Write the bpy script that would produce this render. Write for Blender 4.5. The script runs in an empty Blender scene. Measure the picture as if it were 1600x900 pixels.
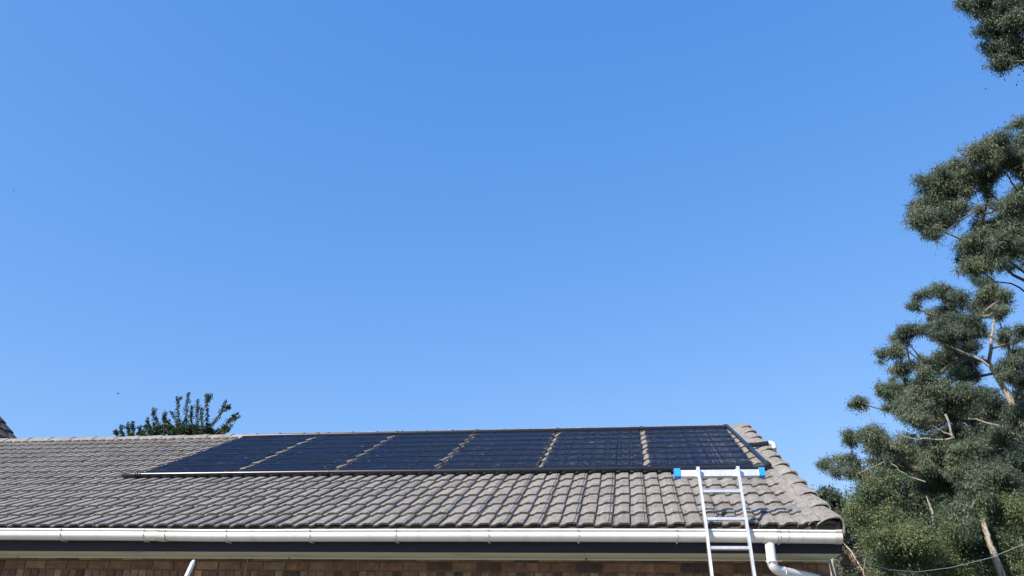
import bpy, math, random
import numpy as np
from mathutils import Vector, Matrix
random.seed(7); rng = np.random.default_rng(7)
sc = bpy.context.scene
COL = sc.collection
R = math.radians
# ---------------------------------------------------------------- camera
# world: X along the eave, Y into the house, Z up; the lower edge of the roof tiles is z = 0
GROUND = -2.55
CAM = np.array([-1.694, -7.038, -0.996]); YAW, PIT, ROL, FPX = R(-9.06), R(24.94), R(1.25), 1225.0
fw = np.array([math.sin(YAW)*math.cos(PIT), math.cos(YAW)*math.cos(PIT), math.sin(PIT)])
r0 = np.array([math.cos(YAW), -math.sin(YAW), 0.0]); u0 = np.cross(r0, fw)
rt = r0*math.cos(ROL)+u0*math.sin(ROL); up = -r0*math.sin(ROL)+u0*math.cos(ROL)
cam = bpy.data.cameras.new("camera"); camo = bpy.data.objects.new("camera", cam); COL.objects.link(camo)
m = Matrix.Identity(4)
for i in range(3):
    m[i][0], m[i][1], m[i][2], m[i][3] = rt[i], up[i], -fw[i], CAM[i]
camo.matrix_world = m
cam.sensor_fit = 'HORIZONTAL'; cam.sensor_width = 36.0; cam.lens = 36.0*FPX/1600.0
cam.clip_start = 0.1; cam.clip_end = 5000.0
sc.camera = camo
# ---------------------------------------------------------------- sky and sun
SUN = Vector((0.50, 0.62, -0.60)).normalized()          # travel direction of the light
EL = math.asin(-SUN.z); AZ = math.atan2(-SUN.x, -SUN.y)
w = bpy.data.worlds.new("World"); sc.world = w; w.use_nodes = True
nt = w.node_tree; nt.nodes.clear()
sky = nt.nodes.new('ShaderNodeTexSky'); sky.sky_type = 'NISHITA'; sky.sun_disc = False
sky.sun_elevation = EL; sky.sun_rotation = AZ; sky.altitude = 0; sky.air_density = 1.0; sky.dust_density = 0.4; sky.ozone_density = 2.2
# one tone curve per channel for the whole sky (the phone's rendering of blue)
sp = nt.nodes.new('ShaderNodeSeparateColor'); cb = nt.nodes.new('ShaderNodeCombineColor'); EXPO = 0.60
for i, (pw, gn) in enumerate(((0.914, .1357), (0.564, .2645), (0.30, .607))):
    a = nt.nodes.new('ShaderNodeMath'); a.operation = 'POWER'; a.inputs[1].default_value = pw
    c = nt.nodes.new('ShaderNodeMath'); c.operation = 'MULTIPLY'; c.inputs[1].default_value = gn/2**EXPO/0.12
    nt.links.new(sp.outputs[i], a.inputs[0]); nt.links.new(a.outputs[0], c.inputs[0]); nt.links.new(c.outputs[0], cb.inputs[i])
bg = nt.nodes.new('ShaderNodeBackground'); bg.inputs[1].default_value = 0.12
wo = nt.nodes.new('ShaderNodeOutputWorld')
nt.links.new(sky.outputs[0], sp.inputs[0]); nt.links.new(cb.outputs[0], bg.inputs[0]); nt.links.new(bg.outputs[0], wo.inputs[0])
sl = bpy.data.lights.new("sun", 'SUN'); sl.energy = 5.0; sl.angle = R(0.53); sl.color = (1.0, 0.93, 0.84)
so = bpy.data.objects.new("sun", sl); COL.objects.link(so); so.rotation_euler = SUN.to_track_quat('-Z', 'Y').to_euler(); so.location = (-20, -25, 30)
sc.view_settings.view_transform = 'Standard'; sc.view_settings.look = 'None'; sc.view_settings.exposure = EXPO; sc.view_settings.gamma = 1.0
sc.cycles.max_bounces = 6; sc.cycles.diffuse_bounces = 3; sc.cycles.transparent_max_bounces = 4

# ---------------------------------------------------------------- helpers
TH = R(24.0); CT, ST = math.cos(TH), math.sin(TH)
def rp(x, v, h=0.0):                     # roof coordinates: along eave, up the slope, off the plane
    return (x, v*CT-h*ST, v*ST+h*CT)
def ray(px, py): return fw+rt*(px-800)/FPX+up*(450-py)/FPX
def at(px, py, Y):
    v = ray(px, py); return CAM+v*((Y-CAM[1])/v[1])
def pix(p):
    d = np.asarray(p, float)-CAM; k = d@fw
    return 800+FPX*(d@rt)/k, 450-FPX*(d@up)/k

WL = {}
def link(o, parent=None, loc=(0, 0, 0)):
    COL.objects.link(o); loc = Vector(loc)
    if parent is not None:
        o.parent = parent; o.location = loc-WL[parent.name]
    else: o.location = loc
    WL[o.name] = loc
    return o
def tag(o, label=None, cat=None, group=None, kind=None):
    for k, v in (('label', label), ('category', cat), ('group', group), ('kind', kind)):
        if v: o[k] = v
    return o
def thing(name, label, cat, loc=(0, 0, 0), group=None):
    o = bpy.data.objects.new(name, None); o.empty_display_size = 0.2
    link(o, None, loc); return tag(o, label, cat, group)

class MB:
    def __init__(s): s.v = []; s.f = []; s.sm = []
    def add(s, vs, fs, smooth=False):
        b = len(s.v); s.v += [tuple(map(float, p)) for p in vs]
        for f in fs: s.f.append(tuple(i+b for i in f)); s.sm.append(smooth)
    def box(s, x0, x1, y0, y1, z0, z1, M=None):
        vs = [(x, y, z) for z in (z0, z1) for y in (y0, y1) for x in (x0, x1)]
        if M is not None: vs = [tuple(M @ Vector(p)) for p in vs]
        s.add(vs, [(0, 2, 3, 1), (4, 5, 7, 6), (0, 1, 5, 4), (2, 6, 7, 3), (0, 4, 6, 2), (1, 3, 7, 5)])
    def cbox(s, x0, x1, y0, y1, z0, z1, c, M=None):     # box with chamfered edges along X-facing front
        s.prism([(y0+c, z0), (y1-c, z0), (y1, z0+c), (y1, z1-c), (y1-c, z1), (y0+c, z1), (y0, z1-c), (y0, z0+c)], x0, x1, M)
    def prism(s, pts, x0, x1, M=None, smooth=False):     # closed YZ profile swept along X
        n = len(pts); vs = [(x0, y, z) for y, z in pts]+[(x1, y, z) for y, z in pts]
        if M is not None: vs = [tuple(M @ Vector(p)) for p in vs]
        s.add(vs, [(i, (i+1) % n, n+(i+1) % n, n+i) for i in range(n)], smooth)
        s.add(vs[:n], [tuple(range(n))[::-1]]); s.add(vs[n:], [tuple(range(n))])
    def tube(s, path, rad, n=8, caps=True, smooth=True):
        P = [Vector(p) for p in path]
        if not hasattr(rad, '__len__'): rad = [rad]*len(P)
        vs = []; a = None
        for i, p in enumerate(P):
            t = (P[min(i+1, len(P)-1)]-P[max(i-1, 0)])
            if t.length < 1e-9: t = Vector((0, 0, 1))
            t.normalize()
            if a is None: a = t.orthogonal().normalized()
            else:
                a = (a-t*a.dot(t))
                a = a.normalized() if a.length > 1e-6 else t.orthogonal().normalized()
            b = t.cross(a)
            for k in range(n):
                q = 2*math.pi*k/n; vs.append(p+(a*math.cos(q)+b*math.sin(q))*rad[i])
        fs = [(i*n+k, i*n+(k+1) % n, (i+1)*n+(k+1) % n, (i+1)*n+k) for i in range(len(P)-1) for k in range(n)]
        s.add(vs, fs, smooth)
        if caps:
            s.add(vs[:n], [tuple(range(n))[::-1]]); s.add(vs[-n:], [tuple(range(n))])
    def mesh(s, name, mat=None, off=(0, 0, 0)):
        me = bpy.data.meshes.new(name)
        o = Vector(off)
        me.from_pydata([tuple(Vector(p)-o) for p in s.v], [], s.f)
        me.polygons.foreach_set('use_smooth', s.sm)
        if mat: me.materials.append(mat)
        me.update(); return me
    def build(s, name, mat, parent=None, loc=None):
        if loc is None: loc = WL[parent.name] if parent is not None else (0, 0, 0)
        return link(bpy.data.objects.new(name, s.mesh(name, mat, loc)), parent, loc)

def mat_new(name):
    mt = bpy.data.materials.new(name); mt.use_nodes = True
    n = mt.node_tree.nodes; return mt, n, mt.node_tree.links, n['Principled BSDF']
def pbr(name, stops, scale=8.0, rough=0.6, bump=0.0, bscale=60.0, metal=0.0, spec=0.5, detail=6.0, stretch=None, attr=None, rand=None, coat=0.0):
    """colour from layered noise; rand = ramp stops picked per object; attr = ramp stops picked by a mesh attribute 'tint'"""
    mt, n, L, p = mat_new(name)
    tc = n.new('ShaderNodeTexCoord'); mp = n.new('ShaderNodeMapping'); L.new(tc.outputs['Object'], mp.inputs[0])
    if stretch: mp.inputs['Scale'].default_value = stretch
    if rand:
        oi = n.new('ShaderNodeObjectInfo'); va = n.new('ShaderNodeVectorMath'); va.operation = 'ADD'
        cmb = n.new('ShaderNodeMath'); cmb.operation = 'MULTIPLY'; cmb.inputs[1].default_value = 37.0
        L.new(oi.outputs['Random'], cmb.inputs[0]); L.new(mp.outputs[0], va.inputs[0]); L.new(cmb.outputs[0], va.inputs[1]); vec = va.outputs[0]
    else: vec = mp.outputs[0]
    nz = n.new('ShaderNodeTexNoise'); nz.inputs['Scale'].default_value = scale; nz.inputs['Detail'].default_value = detail; nz.inputs['Roughness'].default_value = 0.65
    L.new(vec, nz.inputs['Vector'])
    rm = n.new('ShaderNodeValToRGB'); el = rm.color_ramp.elements
    while len(el) < len(stops): el.new(0.5)
    for e, (pos, c) in zip(el, stops): e.position = pos; e.color = (*c, 1)
    L.new(nz.outputs['Fac'], rm.inputs[0]); colr = rm.outputs[0]
    src = None
    if rand: src = oi.outputs['Random']; st = rand
    if attr:
        an = n.new('ShaderNodeAttribute'); an.attribute_name = 'tint'; src = an.outputs['Fac']; st = attr
    if src is not None:
        r2 = n.new('ShaderNodeValToRGB'); e2 = r2.color_ramp.elements
        while len(e2) < len(st): e2.new(0.5)
        for e, (pos, c) in zip(e2, st): e.position = pos; e.color = (*c, 1)
        L.new(src, r2.inputs[0])
        mx = n.new('ShaderNodeMix'); mx.data_type = 'RGBA'; mx.blend_type = 'MULTIPLY'; mx.inputs[0].default_value = 1.0
        L.new(colr, mx.inputs[6]); L.new(r2.outputs[0], mx.inputs[7]); colr = mx.outputs[2]
    L.new(colr, p.inputs['Base Color'])
    p.inputs['Roughness'].default_value = rough; p.inputs['Metallic'].default_value = metal; p.inputs['Specular IOR Level'].default_value = spec
    p.inputs['Coat Weight'].default_value = coat
    if bump:
        nb = n.new('ShaderNodeTexNoise'); nb.inputs['Scale'].default_value = bscale; nb.inputs['Detail'].default_value = 5
        L.new(vec, nb.inputs['Vector']); bp = n.new('ShaderNodeBump'); bp.inputs['Strength'].default_value = bump; bp.inputs['Distance'].default_value = 0.01
        L.new(nb.outputs['Fac'], bp.inputs['Height']); L.new(bp.outputs[0], p.inputs['Normal'])
    return mt

def g(v): return (v, v, v)
M = {}
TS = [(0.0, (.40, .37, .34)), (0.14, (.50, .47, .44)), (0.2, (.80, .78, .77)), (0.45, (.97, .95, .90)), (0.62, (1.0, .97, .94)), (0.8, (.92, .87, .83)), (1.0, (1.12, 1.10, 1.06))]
def tile_mat():
    mt, n, L, p = mat_new('weathered_concrete')
    ge = n.new('ShaderNodeNewGeometry')
    def noise(s, d=6, st=None):
        z = n.new('ShaderNodeTexNoise'); z.inputs['Scale'].default_value = s; z.inputs['Detail'].default_value = d; z.inputs['Roughness'].default_value = .7
        if st:
            mp = n.new('ShaderNodeMapping'); mp.inputs['Scale'].default_value = st; L.new(ge.outputs['Position'], mp.inputs[0]); L.new(mp.outputs[0], z.inputs['Vector'])
        else: L.new(ge.outputs['Position'], z.inputs['Vector'])
        return z
    def ramp(src, stops):
        r = n.new('ShaderNodeValToRGB'); e = r.color_ramp.elements
        while len(e) < len(stops): e.new(.5)
        for a, (q, c) in zip(e, stops): a.position = q; a.color = (*c, 1)
        L.new(src, r.inputs[0]); return r.outputs[0]
    def mul(a, b, f=1.0):
        x = n.new('ShaderNodeMix'); x.data_type = 'RGBA'; x.blend_type = 'MULTIPLY'; x.inputs[0].default_value = f
        L.new(a, x.inputs[6]); L.new(b, x.inputs[7]); return x.outputs[2]
    base = ramp(noise(9).outputs['Fac'], [(.25, (.152, .145, .134)), (.5, (.242, .230, .213)), (.75, (.312, .298, .277))])
    an = n.new('ShaderNodeAttribute'); an.attribute_name = 'tint'
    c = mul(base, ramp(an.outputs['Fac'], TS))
    c = mul(c, ramp(noise(75, 4).outputs['Fac'], [(.28, (.42, .40, .37)), (.43, (1, 1, 1)), (.62, (1, 1, 1)), (.74, (1.42, 1.42, 1.40))]))
    c = mul(c, ramp(noise(26, 5, (1.4, .35, .35)).outputs['Fac'], [(.32, (.50, .48, .43)), (.45, (.96, .95, .93)), (.56, (1, 1, 1)), (.7, (1.15, 1.12, 1.06))]))
    L.new(c, p.inputs['Base Color']); p.inputs['Roughness'].default_value = .82; p.inputs['Specular IOR Level'].default_value = .35
    bp = n.new('ShaderNodeBump'); bp.inputs['Strength'].default_value = .55; bp.inputs['Distance'].default_value = .006
    L.new(noise(110, 5).outputs['Fac'], bp.inputs['Height']); L.new(bp.outputs[0], p.inputs['Normal'])
    return mt
M['tile'] = tile_mat()
M['deck'] = pbr('roof_underlay', [(.3, g(.03)), (.7, g(.05))], rough=.9)
M['pvc'] = pbr('white_gutter_paint', [(.24, (.47, .45, .39)), (.36, (.66, .65, .61)), (.48, (.72, .72, .71)), (.8, (.74, .74, .73))], scale=3, stretch=(4.5, 1, .7), rough=.32, spec=.5)
M['pvc_old'] = pbr('aged_white_pvc', [(.25, (.46, .44, .37)), (.6, (.60, .59, .54))], scale=6, rough=.4)
M['fascia'] = pbr('dark_painted_timber', [(.3, (.011, .012, .019)), (.7, (.019, .020, .030))], scale=5, stretch=(.3, 4, 4), rough=.55, bump=.2, spec=.3)
M['soffit'] = pbr('cream_soffit_paint', [(.2, (.34, .35, .26)), (.45, (.53, .55, .43)), (.8, (.60, .62, .49))], scale=2.2, stretch=(1, 2, 2), rough=.6)
M['mortar'] = pbr('mortar', [(.3, (.12, .10, .085)), (.7, (.20, .175, .15))], scale=20, rough=.95, bump=.5)
BR = [(0, (.34, .30, .34)), (.10, (.55, .42, .36)), (.22, (1, .70, .55)), (.40, (1.25, .95, .72)), (.55, (1.0, .66, .50)), (.70, (1.7, 1.4, 1.12)), (.84, (.75, .50, .42)), (.93, (2.1, 1.8, 1.4)), (1, (.28, .28, .34))]
M['brick'] = pbr('face_brick', [(.25, (.082, .062, .049)), (.5, (.172, .132, .100)), (.75, (.255, .204, .154))], scale=11, rough=.85, bump=.5, bscale=90, rand=BR)
M['alu'] = pbr('brushed_aluminium', [(.25, g(.50)), (.45, g(.66)), (.75, g(.74))], scale=22, stretch=(1, 1, .25), rough=.38, metal=.7, spec=.5, bump=.15)
M['blue'] = pbr('blue_plastic', [(.3, (.012, .20, .62)), (.7, (.02, .27, .72))], scale=10, rough=.4)
M['rubber'] = pbr('black_polymer_tube', [(.3, (.007, .010, .024)), (.7, (.011, .015, .034))], scale=20, rough=.36, spec=.55)
M['header'] = pbr('black_header_pipe', [(.3, (.009, .011, .020)), (.7, (.014, .017, .028))], scale=8, rough=.27, spec=.5)
M['black'] = pbr('black_plastic', [(.3, g(.012)), (.7, g(.02))], rough=.5)
M['white'] = pbr('white_pvc_fitting', [(.3, g(.68)), (.7, g(.74))], rough=.3)
M['bark'] = pbr('pale_gum_bark', [(.25, (.09, .072, .055)), (.42, (.20, .17, .13)), (.55, (.36, .32, .265)), (.68, (.30, .26, .21)), (.8, (.13, .10, .08))], scale=6, stretch=(3, 3, .5), rough=.9, bump=.6, bscale=30)
M['bark_dark'] = pbr('brown_bark', [(.3, (.07, .055, .04)), (.7, (.16, .125, .09))], scale=6, stretch=(1.5, 1.5, .4), rough=.95, bump=.6, bscale=30)
M['twig'] = pbr('grey_brown_twig_bark', [(.3, (.09, .07, .055)), (.55, (.18, .15, .12)), (.8, (.27, .23, .19))], scale=5, stretch=(2, 2, .5), rough=.9)
M['dead'] = pbr('dead_wood', [(.3, (.30, .25, .19)), (.7, (.48, .42, .34))], scale=9, stretch=(2, 2, .5), rough=.9, bump=.4)
M['grass'] = pbr('lawn', [(.3, (.045, .07, .022)), (.55, (.075, .105, .035)), (.8, (.13, .13, .06))], scale=.7, rough=.95, bump=.8, bscale=40)
M['paving'] = pbr('concrete_paving', [(.3, (.20, .19, .165)), (.7, (.29, .275, .245))], scale=4, rough=.9, bump=.3)
M['wire'] = pbr('grey_cable', [(.3, (.34, .33, .30)), (.7, (.42, .41, .38))], rough=.9, spec=.1)
M['bird'] = pbr('dark_feathers', [(.3, (.02, .02, .025)), (.7, (.05, .045, .04))], rough=.8)
M['darktile'] = pbr('dark_brown_tile', [(.3, (.055, .035, .03)), (.7, (.11, .075, .06))], scale=12, rough=.75, bump=.3, rand=[(0, g(.7)), (1, g(1.3))])
M['plaster'] = pbr('plaster', [(.3, (.45, .40, .33)), (.7, (.52, .47, .40))], rough=.9)
def leaf_mat(name, stops, trans=0.30, rough=.52):
    mt, n, L, p = mat_new(name)
    an = n.new('ShaderNodeAttribute'); an.attribute_name = 'tint'
    rm = n.new('ShaderNodeValToRGB'); el = rm.color_ramp.elements
    while len(el) < len(stops): el.new(.5)
    for e, (q, c) in zip(el, stops): e.position = q; e.color = (*c, 1)
    L.new(an.outputs['Fac'], rm.inputs[0]); L.new(rm.outputs[0], p.inputs['Base Color'])
    p.inputs['Roughness'].default_value = rough; p.inputs['Specular IOR Level'].default_value = .4
    tr = n.new('ShaderNodeBsdfTranslucent'); L.new(rm.outputs[0], tr.inputs[0])
    mx = n.new('ShaderNodeMixShader'); mx.inputs[0].default_value = trans
    out = n['Material Output']; L.new(p.outputs[0], mx.inputs[1]); L.new(tr.outputs[0], mx.inputs[2]); L.new(mx.outputs[0], out.inputs['Surface'])
    return mt
M['leaf_gum'] = leaf_mat('gum_leaf', [(0, (.042, .066, .048)), (.35, (.082, .118, .078)), (.65, (.138, .176, .108)), (.84, (.205, .225, .14)), (.92, (.24, .185, .12)), (1, (.24, .165, .11))])
M['leaf_green'] = leaf_mat('green_leaf', [(0, (.050, .080, .045)), (.35, (.090, .130, .064)), (.62, (.130, .180, .075)), (.8, (.175, .205, .085)), (.92, (.20, .18, .10)), (1, (.22, .15, .09))])
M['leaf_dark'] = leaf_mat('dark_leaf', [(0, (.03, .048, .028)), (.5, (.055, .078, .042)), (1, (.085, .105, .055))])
M['leaf_fruit'] = leaf_mat('upright_tree_leaf', [(0, (.022, .048, .028)), (.5, (.040, .078, .040)), (.8, (.085, .12, .045)), (1, (.13, .15, .055))])
M['leaf_dry'] = leaf_mat('dry_leaf', [(0, (.10, .08, .045)), (.6, (.20, .15, .08)), (1, (.28, .21, .11))])

# ---------------------------------------------------------------- ground
b = MB(); b.add([(-900, -900, GROUND), (900, -900, GROUND), (900, 900, GROUND), (-900, 900, GROUND)], [(0, 1, 2, 3)])
tag(b.build('ground', M['grass']), kind='structure')
b = MB(); b.box(-16, 2.5, -4.6, 0.494, GROUND-.2, GROUND+.006)
tag(b.build('pavement', M['paving']), kind='structure')

# ---------------------------------------------------------------- house
YR = 4.58; VR = YR/CT; XW = -0.045; XL = -14.5; WY = 0.494
house = thing('house', 'long brick house with a grey tiled gable roof and white gutter', 'house', (-7, 4.8, GROUND))
# wall: mortar core, then bricks
b = MB()
yb = 2*YR-WY
b.prism([(WY+.010, GROUND-.1), (yb, GROUND-.1), (yb, -.20), (YR, YR*ST/CT-.06), (WY+.010, -.203)], XL, XW)
wall = b.build('wall', M['mortar'], house)
def brick_mesh(w, h):
    q = MB(); d = .06; c = .004
    x = w/2-.0; z = h/2
    vs = [(-x, 0.004, -z), (x, .004, -z), (x, .004, z), (-x, .004, z), (-x+c, 0, -z+c), (x-c, 0, -z+c), (x-c, 0, z-c), (-x+c, 0, z-c), (-x, d, -z), (x, d, -z), (x, d, z), (-x, d, z)]
    q.add(vs, [(4, 5, 6, 7), (0, 1, 5, 4), (1, 2, 6, 5), (2, 3, 7, 6), (3, 0, 4, 7), (0, 8, 9, 1), (1, 9, 10, 2), (2, 10, 11, 3), (3, 11, 8, 0)])
    return q.mesh('brick', M['brick'])
bm_s, bm_h, bm_top, bm_sol = brick_mesh(.222, .073), brick_mesh(.106, .073), brick_mesh(.222, .028), brick_mesh(.073, .222)
def put_brick(me, x, z):
    o = bpy.data.objects.new('brick', me); link(o, wall, (x, WY+rng.normal(0, .0022), z))
    o.rotation_euler = (rng.normal(0, .006), rng.normal(0, .006), rng.normal(0, .006))
x = XW-.111
while x > -8.7: put_brick(bm_top, x+rng.normal(0, .002), -.2215); x -= .232
x = XW-.053; first = True
while x > -8.7:
    if first: put_brick(bm_h, x, -.2815); x -= .053+.010+.111; first = False
    else:
        if rng.random() < .10: put_brick(bm_h, x+.058, -.2815); put_brick(bm_h, x-.058, -.2815)
        else: put_brick(bm_s, x+rng.normal(0, .002), -.2815+rng.normal(0, .001))
        x -= .232
x = XW-.0365
while x > -8.7: put_brick(bm_sol, x+rng.normal(0, .0015), -.439+rng.normal(0, .001)); x -= .0835
b = MB(); k = 0; z = -.560-.0365
while z > GROUND-.05:
    x = XW-.116*(k % 2)
    while x > XL:
        y = WY+rng.normal(0, .002); b.box(x-.222, x, y, y+.06, z-.0365, z+.0365); x -= .232
    z -= .083; k += 1
lb = tag(b.build('lower_brickwork', M['brick'], wall), kind='stuff')
b = MB(); k = 0; z = -.560-.0365+.083*4
while z > GROUND-.05 and k < 40: z -= .083; k += 1
z0_ = z; nrow = 0; z = z0_
while z < YR*ST/CT-.35:
    y = WY+.075+.116*(nrow % 2)
    while y < yb-.25:
        lim = min(y, 2*YR-(y+.222))*ST/CT-.26
        if z+.04 < lim: x = rng.normal(0, .0015); b.box(XW-.05, XW+.006+x, y, y+.222, z-.0365, z+.0365)
        y += .232
    z += .083; nrow += 1
tag(b.build('gable_brickwork', M['brick'], wall), kind='stuff')
# fascia, soffit, trims
b = MB(); b.box(XL, -.030, .055, .078, -.203, -.012); fas = b.build('fascia', M['fascia'], house)
x1 = -.03
for sx in (-2.15, -5.0, -7.9, -11, XL):
    b = MB(); b.box(sx+.004, x1, .0785, WY+.008, -.2065+rng.normal(0, .001), -.1985); b.build('soffit_board', M['soffit'], house)
    b = MB(); b.prism([(WY-.020, -.2072), (WY-.002, -.2072), (WY-.002, -.222), (WY-.010, -.220)], sx+.002, x1-.012); b.build('soffit_trim', M['soffit'], house)
    x1 = sx
b = MB(); b.box(XL, -.06, .018, .034, -.012, .020); b.build('eave_filler', M['tile'], house)
# barge board on the gable edge
b = MB()
b.add([(XW+.002, .079, -.203), (XW+.002, YR, YR*ST/CT-.205), (XW+.002, YR, YR*ST/CT-.015), (XW+.002, .079, .012),
       (-.018, .079, -.203), (-.018, YR, YR*ST/CT-.205), (-.018, YR, YR*ST/CT-.015), (-.018, .079, .012)],
      [(0, 1, 2, 3), (4, 7, 6, 5), (0, 4, 5, 1), (3, 2, 6, 7), (0, 3, 7, 4), (1, 5, 6, 2)])
b.build('barge_board', M['fascia'], house)
# roof deck
b = MB()
b.prism([(.10, .10*ST/CT-.012), (YR, YR*ST/CT-.012), (2*YR, .0), (2*YR, -.05), (YR, YR*ST/CT-.055), (.10, .10*ST/CT-.055)], XL, -.05)
roof = b.build('roof', M['deck'], house)
b = MB(); rows = 14
for k in range(rows):                                   # rear slope, courses
    v0 = k*.345; v1 = min(v0+.36, VR-.02)
    f = lambda v, h: (2*YR-(v*CT-h*ST), v*ST+h*CT)
    b.prism([f(v0, .004), f(v1, .004), f(v1, .010), f(v0, .03)], XL, -.05)
b.build('rear_slope', M['tile'], roof)
# ---- roof tiles
TW, GA, NC = .306, .345, 15
PROF = [(0, .001), (.028, .005), (.043, .015), (.056, .0215), (.072, .0235), (.098, .0245), (.128, .0235), (.1355, .019), (.139, .001), (.140, -.008), (.1450, -.008), (.1465, .000), (.153, .001)]
P2 = [(0, .001), (.028, .005), (.043, .015), (.056, .0215), (.072, .0235), (.098, .0245), (.1105, .0242), (.1120, .0155), (.1170, .0155), (.1185, .0240), (.128, .0235), (.1355, .019), (.139, .001), (.140, -.008), (.1450, -.008), (.1465, .000), (.1515, .001)]
FULL = PROF[:-1]+[(a+.153, h) for a, h in P2]
def tile_mesh(seed, tint):
    r = np.random.default_rng(seed); q = MB(); n = len(FULL); T = .023
    # slight individual warp, worn lip
    ph = r.uniform(0, 6); amp = .0016
    top0 = [(x, r.normal(0, .0012), h+.024+amp*math.sin(9*x+ph)+r.normal(0, .0006)) for x, h in FULL]
    top1 = [(x, .400, h-.0045) for x, h in FULL]
    edge = [(x, y-.002, z-.004) for x, y, z in top0]
    bot = [(x, y+.001, z-T) for x, y, z in top0]
    rear = [(x, .05, z) for x, y, z in bot]
    lip = [(x, .006, z+.0012) for x, y, z in top0]
    rings = [rear, bot, edge, lip, top1]
    vs = [p for rg in rings for p in rg]
    q.add(vs, [(a*n+i, a*n+i+1, (a+1)*n+i+1, (a+1)*n+i) for a in range(len(rings)-1) for i in range(n-1)])
    # side cheeks
    q.add([edge[0], top1[0], (0, .40, -.012), bot[0]], [(0, 1, 2, 3)]); q.add([edge[-1], top1[-1], (FULL[-1][0], .40, -.012), bot[-1]], [(3, 2, 1, 0)])
    q.f = [f[::-1] for f in q.f]
    me = q.mesh('tile', M['tile'])
    at_ = me.attributes.new('tint', 'FLOAT', 'FACE'); nn = n-1; at_.data.foreach_set('value', [(.04+.10*tint if nn <= k < 2*nn else tint) for k in range(len(me.polygons))])  # butt faces tinted darker: dirt plus painted shade for the down-facing edge
    return me, q
TT = (.24, .34, .42, .5, .56, .62, .68, .78, .93, .29, .47, .6)
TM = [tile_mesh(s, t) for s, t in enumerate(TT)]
YS = (VR-(NC-1)*GA-.01)/.40
SIDEC = -.045-.001
PANEL_X = [(-7.760, -6.570), (-6.485, -5.300), (-5.222, -4.062), (-3.985, -2.822), (-2.746, -1.585), (-1.508, -.365)]
cand = []
for c in range(NC):
    v = c*GA-.0
    for k in range(47):
        x = SIDEC-TW*(k+1)
        if x < XL: break
        ctr = rp(x+TW/2, v+.15, .02); px, py = pix(ctr)
        a, bb, cc = [np.array(pix(rp(*q, .02))) for q in ((x, v), (x+TW, v), (x, v+GA))]
        area = abs(np.cross(bb-a, cc-a))
        seen = px > -25 and not (2.20 < v+.1 and v+.2 < 4.8 and any(p0+.02 < x and x+TW < p1-.02 for p0, p1 in PANEL_X))
        vis = area if seen else 0
        cand.append((vis, c, x, v))
cand.sort(reverse=True)
for i, (a, c, x, v) in enumerate(cand):
    cand[i] = (a, c, x, v, int(rng.integers(len(TM))), rng.normal(0, .0025), rng.normal(0, .0035), rng.normal(0, .005), rng.normal(0, .005), rng.normal(0, .005))
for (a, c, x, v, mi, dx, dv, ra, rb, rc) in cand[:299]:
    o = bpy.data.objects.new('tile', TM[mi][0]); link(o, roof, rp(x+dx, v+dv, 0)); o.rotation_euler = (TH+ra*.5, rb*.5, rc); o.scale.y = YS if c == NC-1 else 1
vs, fs, tn = [], [], []
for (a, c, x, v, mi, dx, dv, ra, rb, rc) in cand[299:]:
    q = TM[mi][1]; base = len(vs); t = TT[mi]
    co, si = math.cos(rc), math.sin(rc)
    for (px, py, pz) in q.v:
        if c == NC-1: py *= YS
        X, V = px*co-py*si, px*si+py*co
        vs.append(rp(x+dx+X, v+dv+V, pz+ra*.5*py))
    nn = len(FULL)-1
    for k, f in enumerate(q.f): fs.append(tuple(i+base for i in f)); tn.append(.04+.10*t if nn <= k < 2*nn else t)  # same dirt and painted-in shade on these butt faces
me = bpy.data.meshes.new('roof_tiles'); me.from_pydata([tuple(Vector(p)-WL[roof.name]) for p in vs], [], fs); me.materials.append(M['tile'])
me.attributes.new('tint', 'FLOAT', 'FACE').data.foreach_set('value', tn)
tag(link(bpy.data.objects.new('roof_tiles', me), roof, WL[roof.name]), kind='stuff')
# ---- verge caps stepping up the gable edge
def verge_cap(v0, v1, tint, wl=.185):
    q = MB(); pr = [(-.022-wl, .022), (-.022-wl+.02, .040), (-.022-wl+.06, .060), (-.115, .074), (-.070, .082), (-.036, .078), (-.016, .055), (-.010, .015), (-.008, -.050)]
    n = len(pr); rings = []; sc_ = [0, .1, .35, .7, .9, 1, 1, 1, 1]
    for (v, dh, ds) in ((v0+.05, .006, .004), (v0, .008, .006), (v0-.002, .021, .012), (v0+.006, .027, .012), (v1, -.012, -.008)):
        rg = []
        for k, (x, h) in enumerate(pr):
            xx = x+(ds if k > 4 else 0)
            rg.append(rp(xx+rng.normal(0, .0010), v+rng.normal(0, .0012), h+(dh-.012)*sc_[k]+.006+rng.normal(0, .0010)))
        rings.append(rg)
    q.add([p for rg in rings for p in rg], [(a*n+k, (a+1)*n+k, (a+1)*n+k+1, a*n+k+1) for a in range(4) for k in range(n-1)])
    q.f = [f[::-1] for f in q.f]
    o = q.build('verge_tile', M['tile'], roof)
    o.data.attributes.new('tint', 'FLOAT', 'FACE').data.foreach_set('value', [tint]*len(o.data.polygons))
    return o
v = -.035; i = 0
while v < VR-.1:
    verge_cap(v, min(v+.50, VR+.03), float(rng.choice([.45, .55, .62, .7, 1.0]))); v += .432; i += 1
q = MB(); q.box(-.215, -.013, .035, .060, -.012, .050); o = q.build('mortar_bedding', M['tile'], roof)
o.data.attributes.new('tint', 'FLOAT', 'FACE').data.foreach_set('value', [.3]*6)
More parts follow.
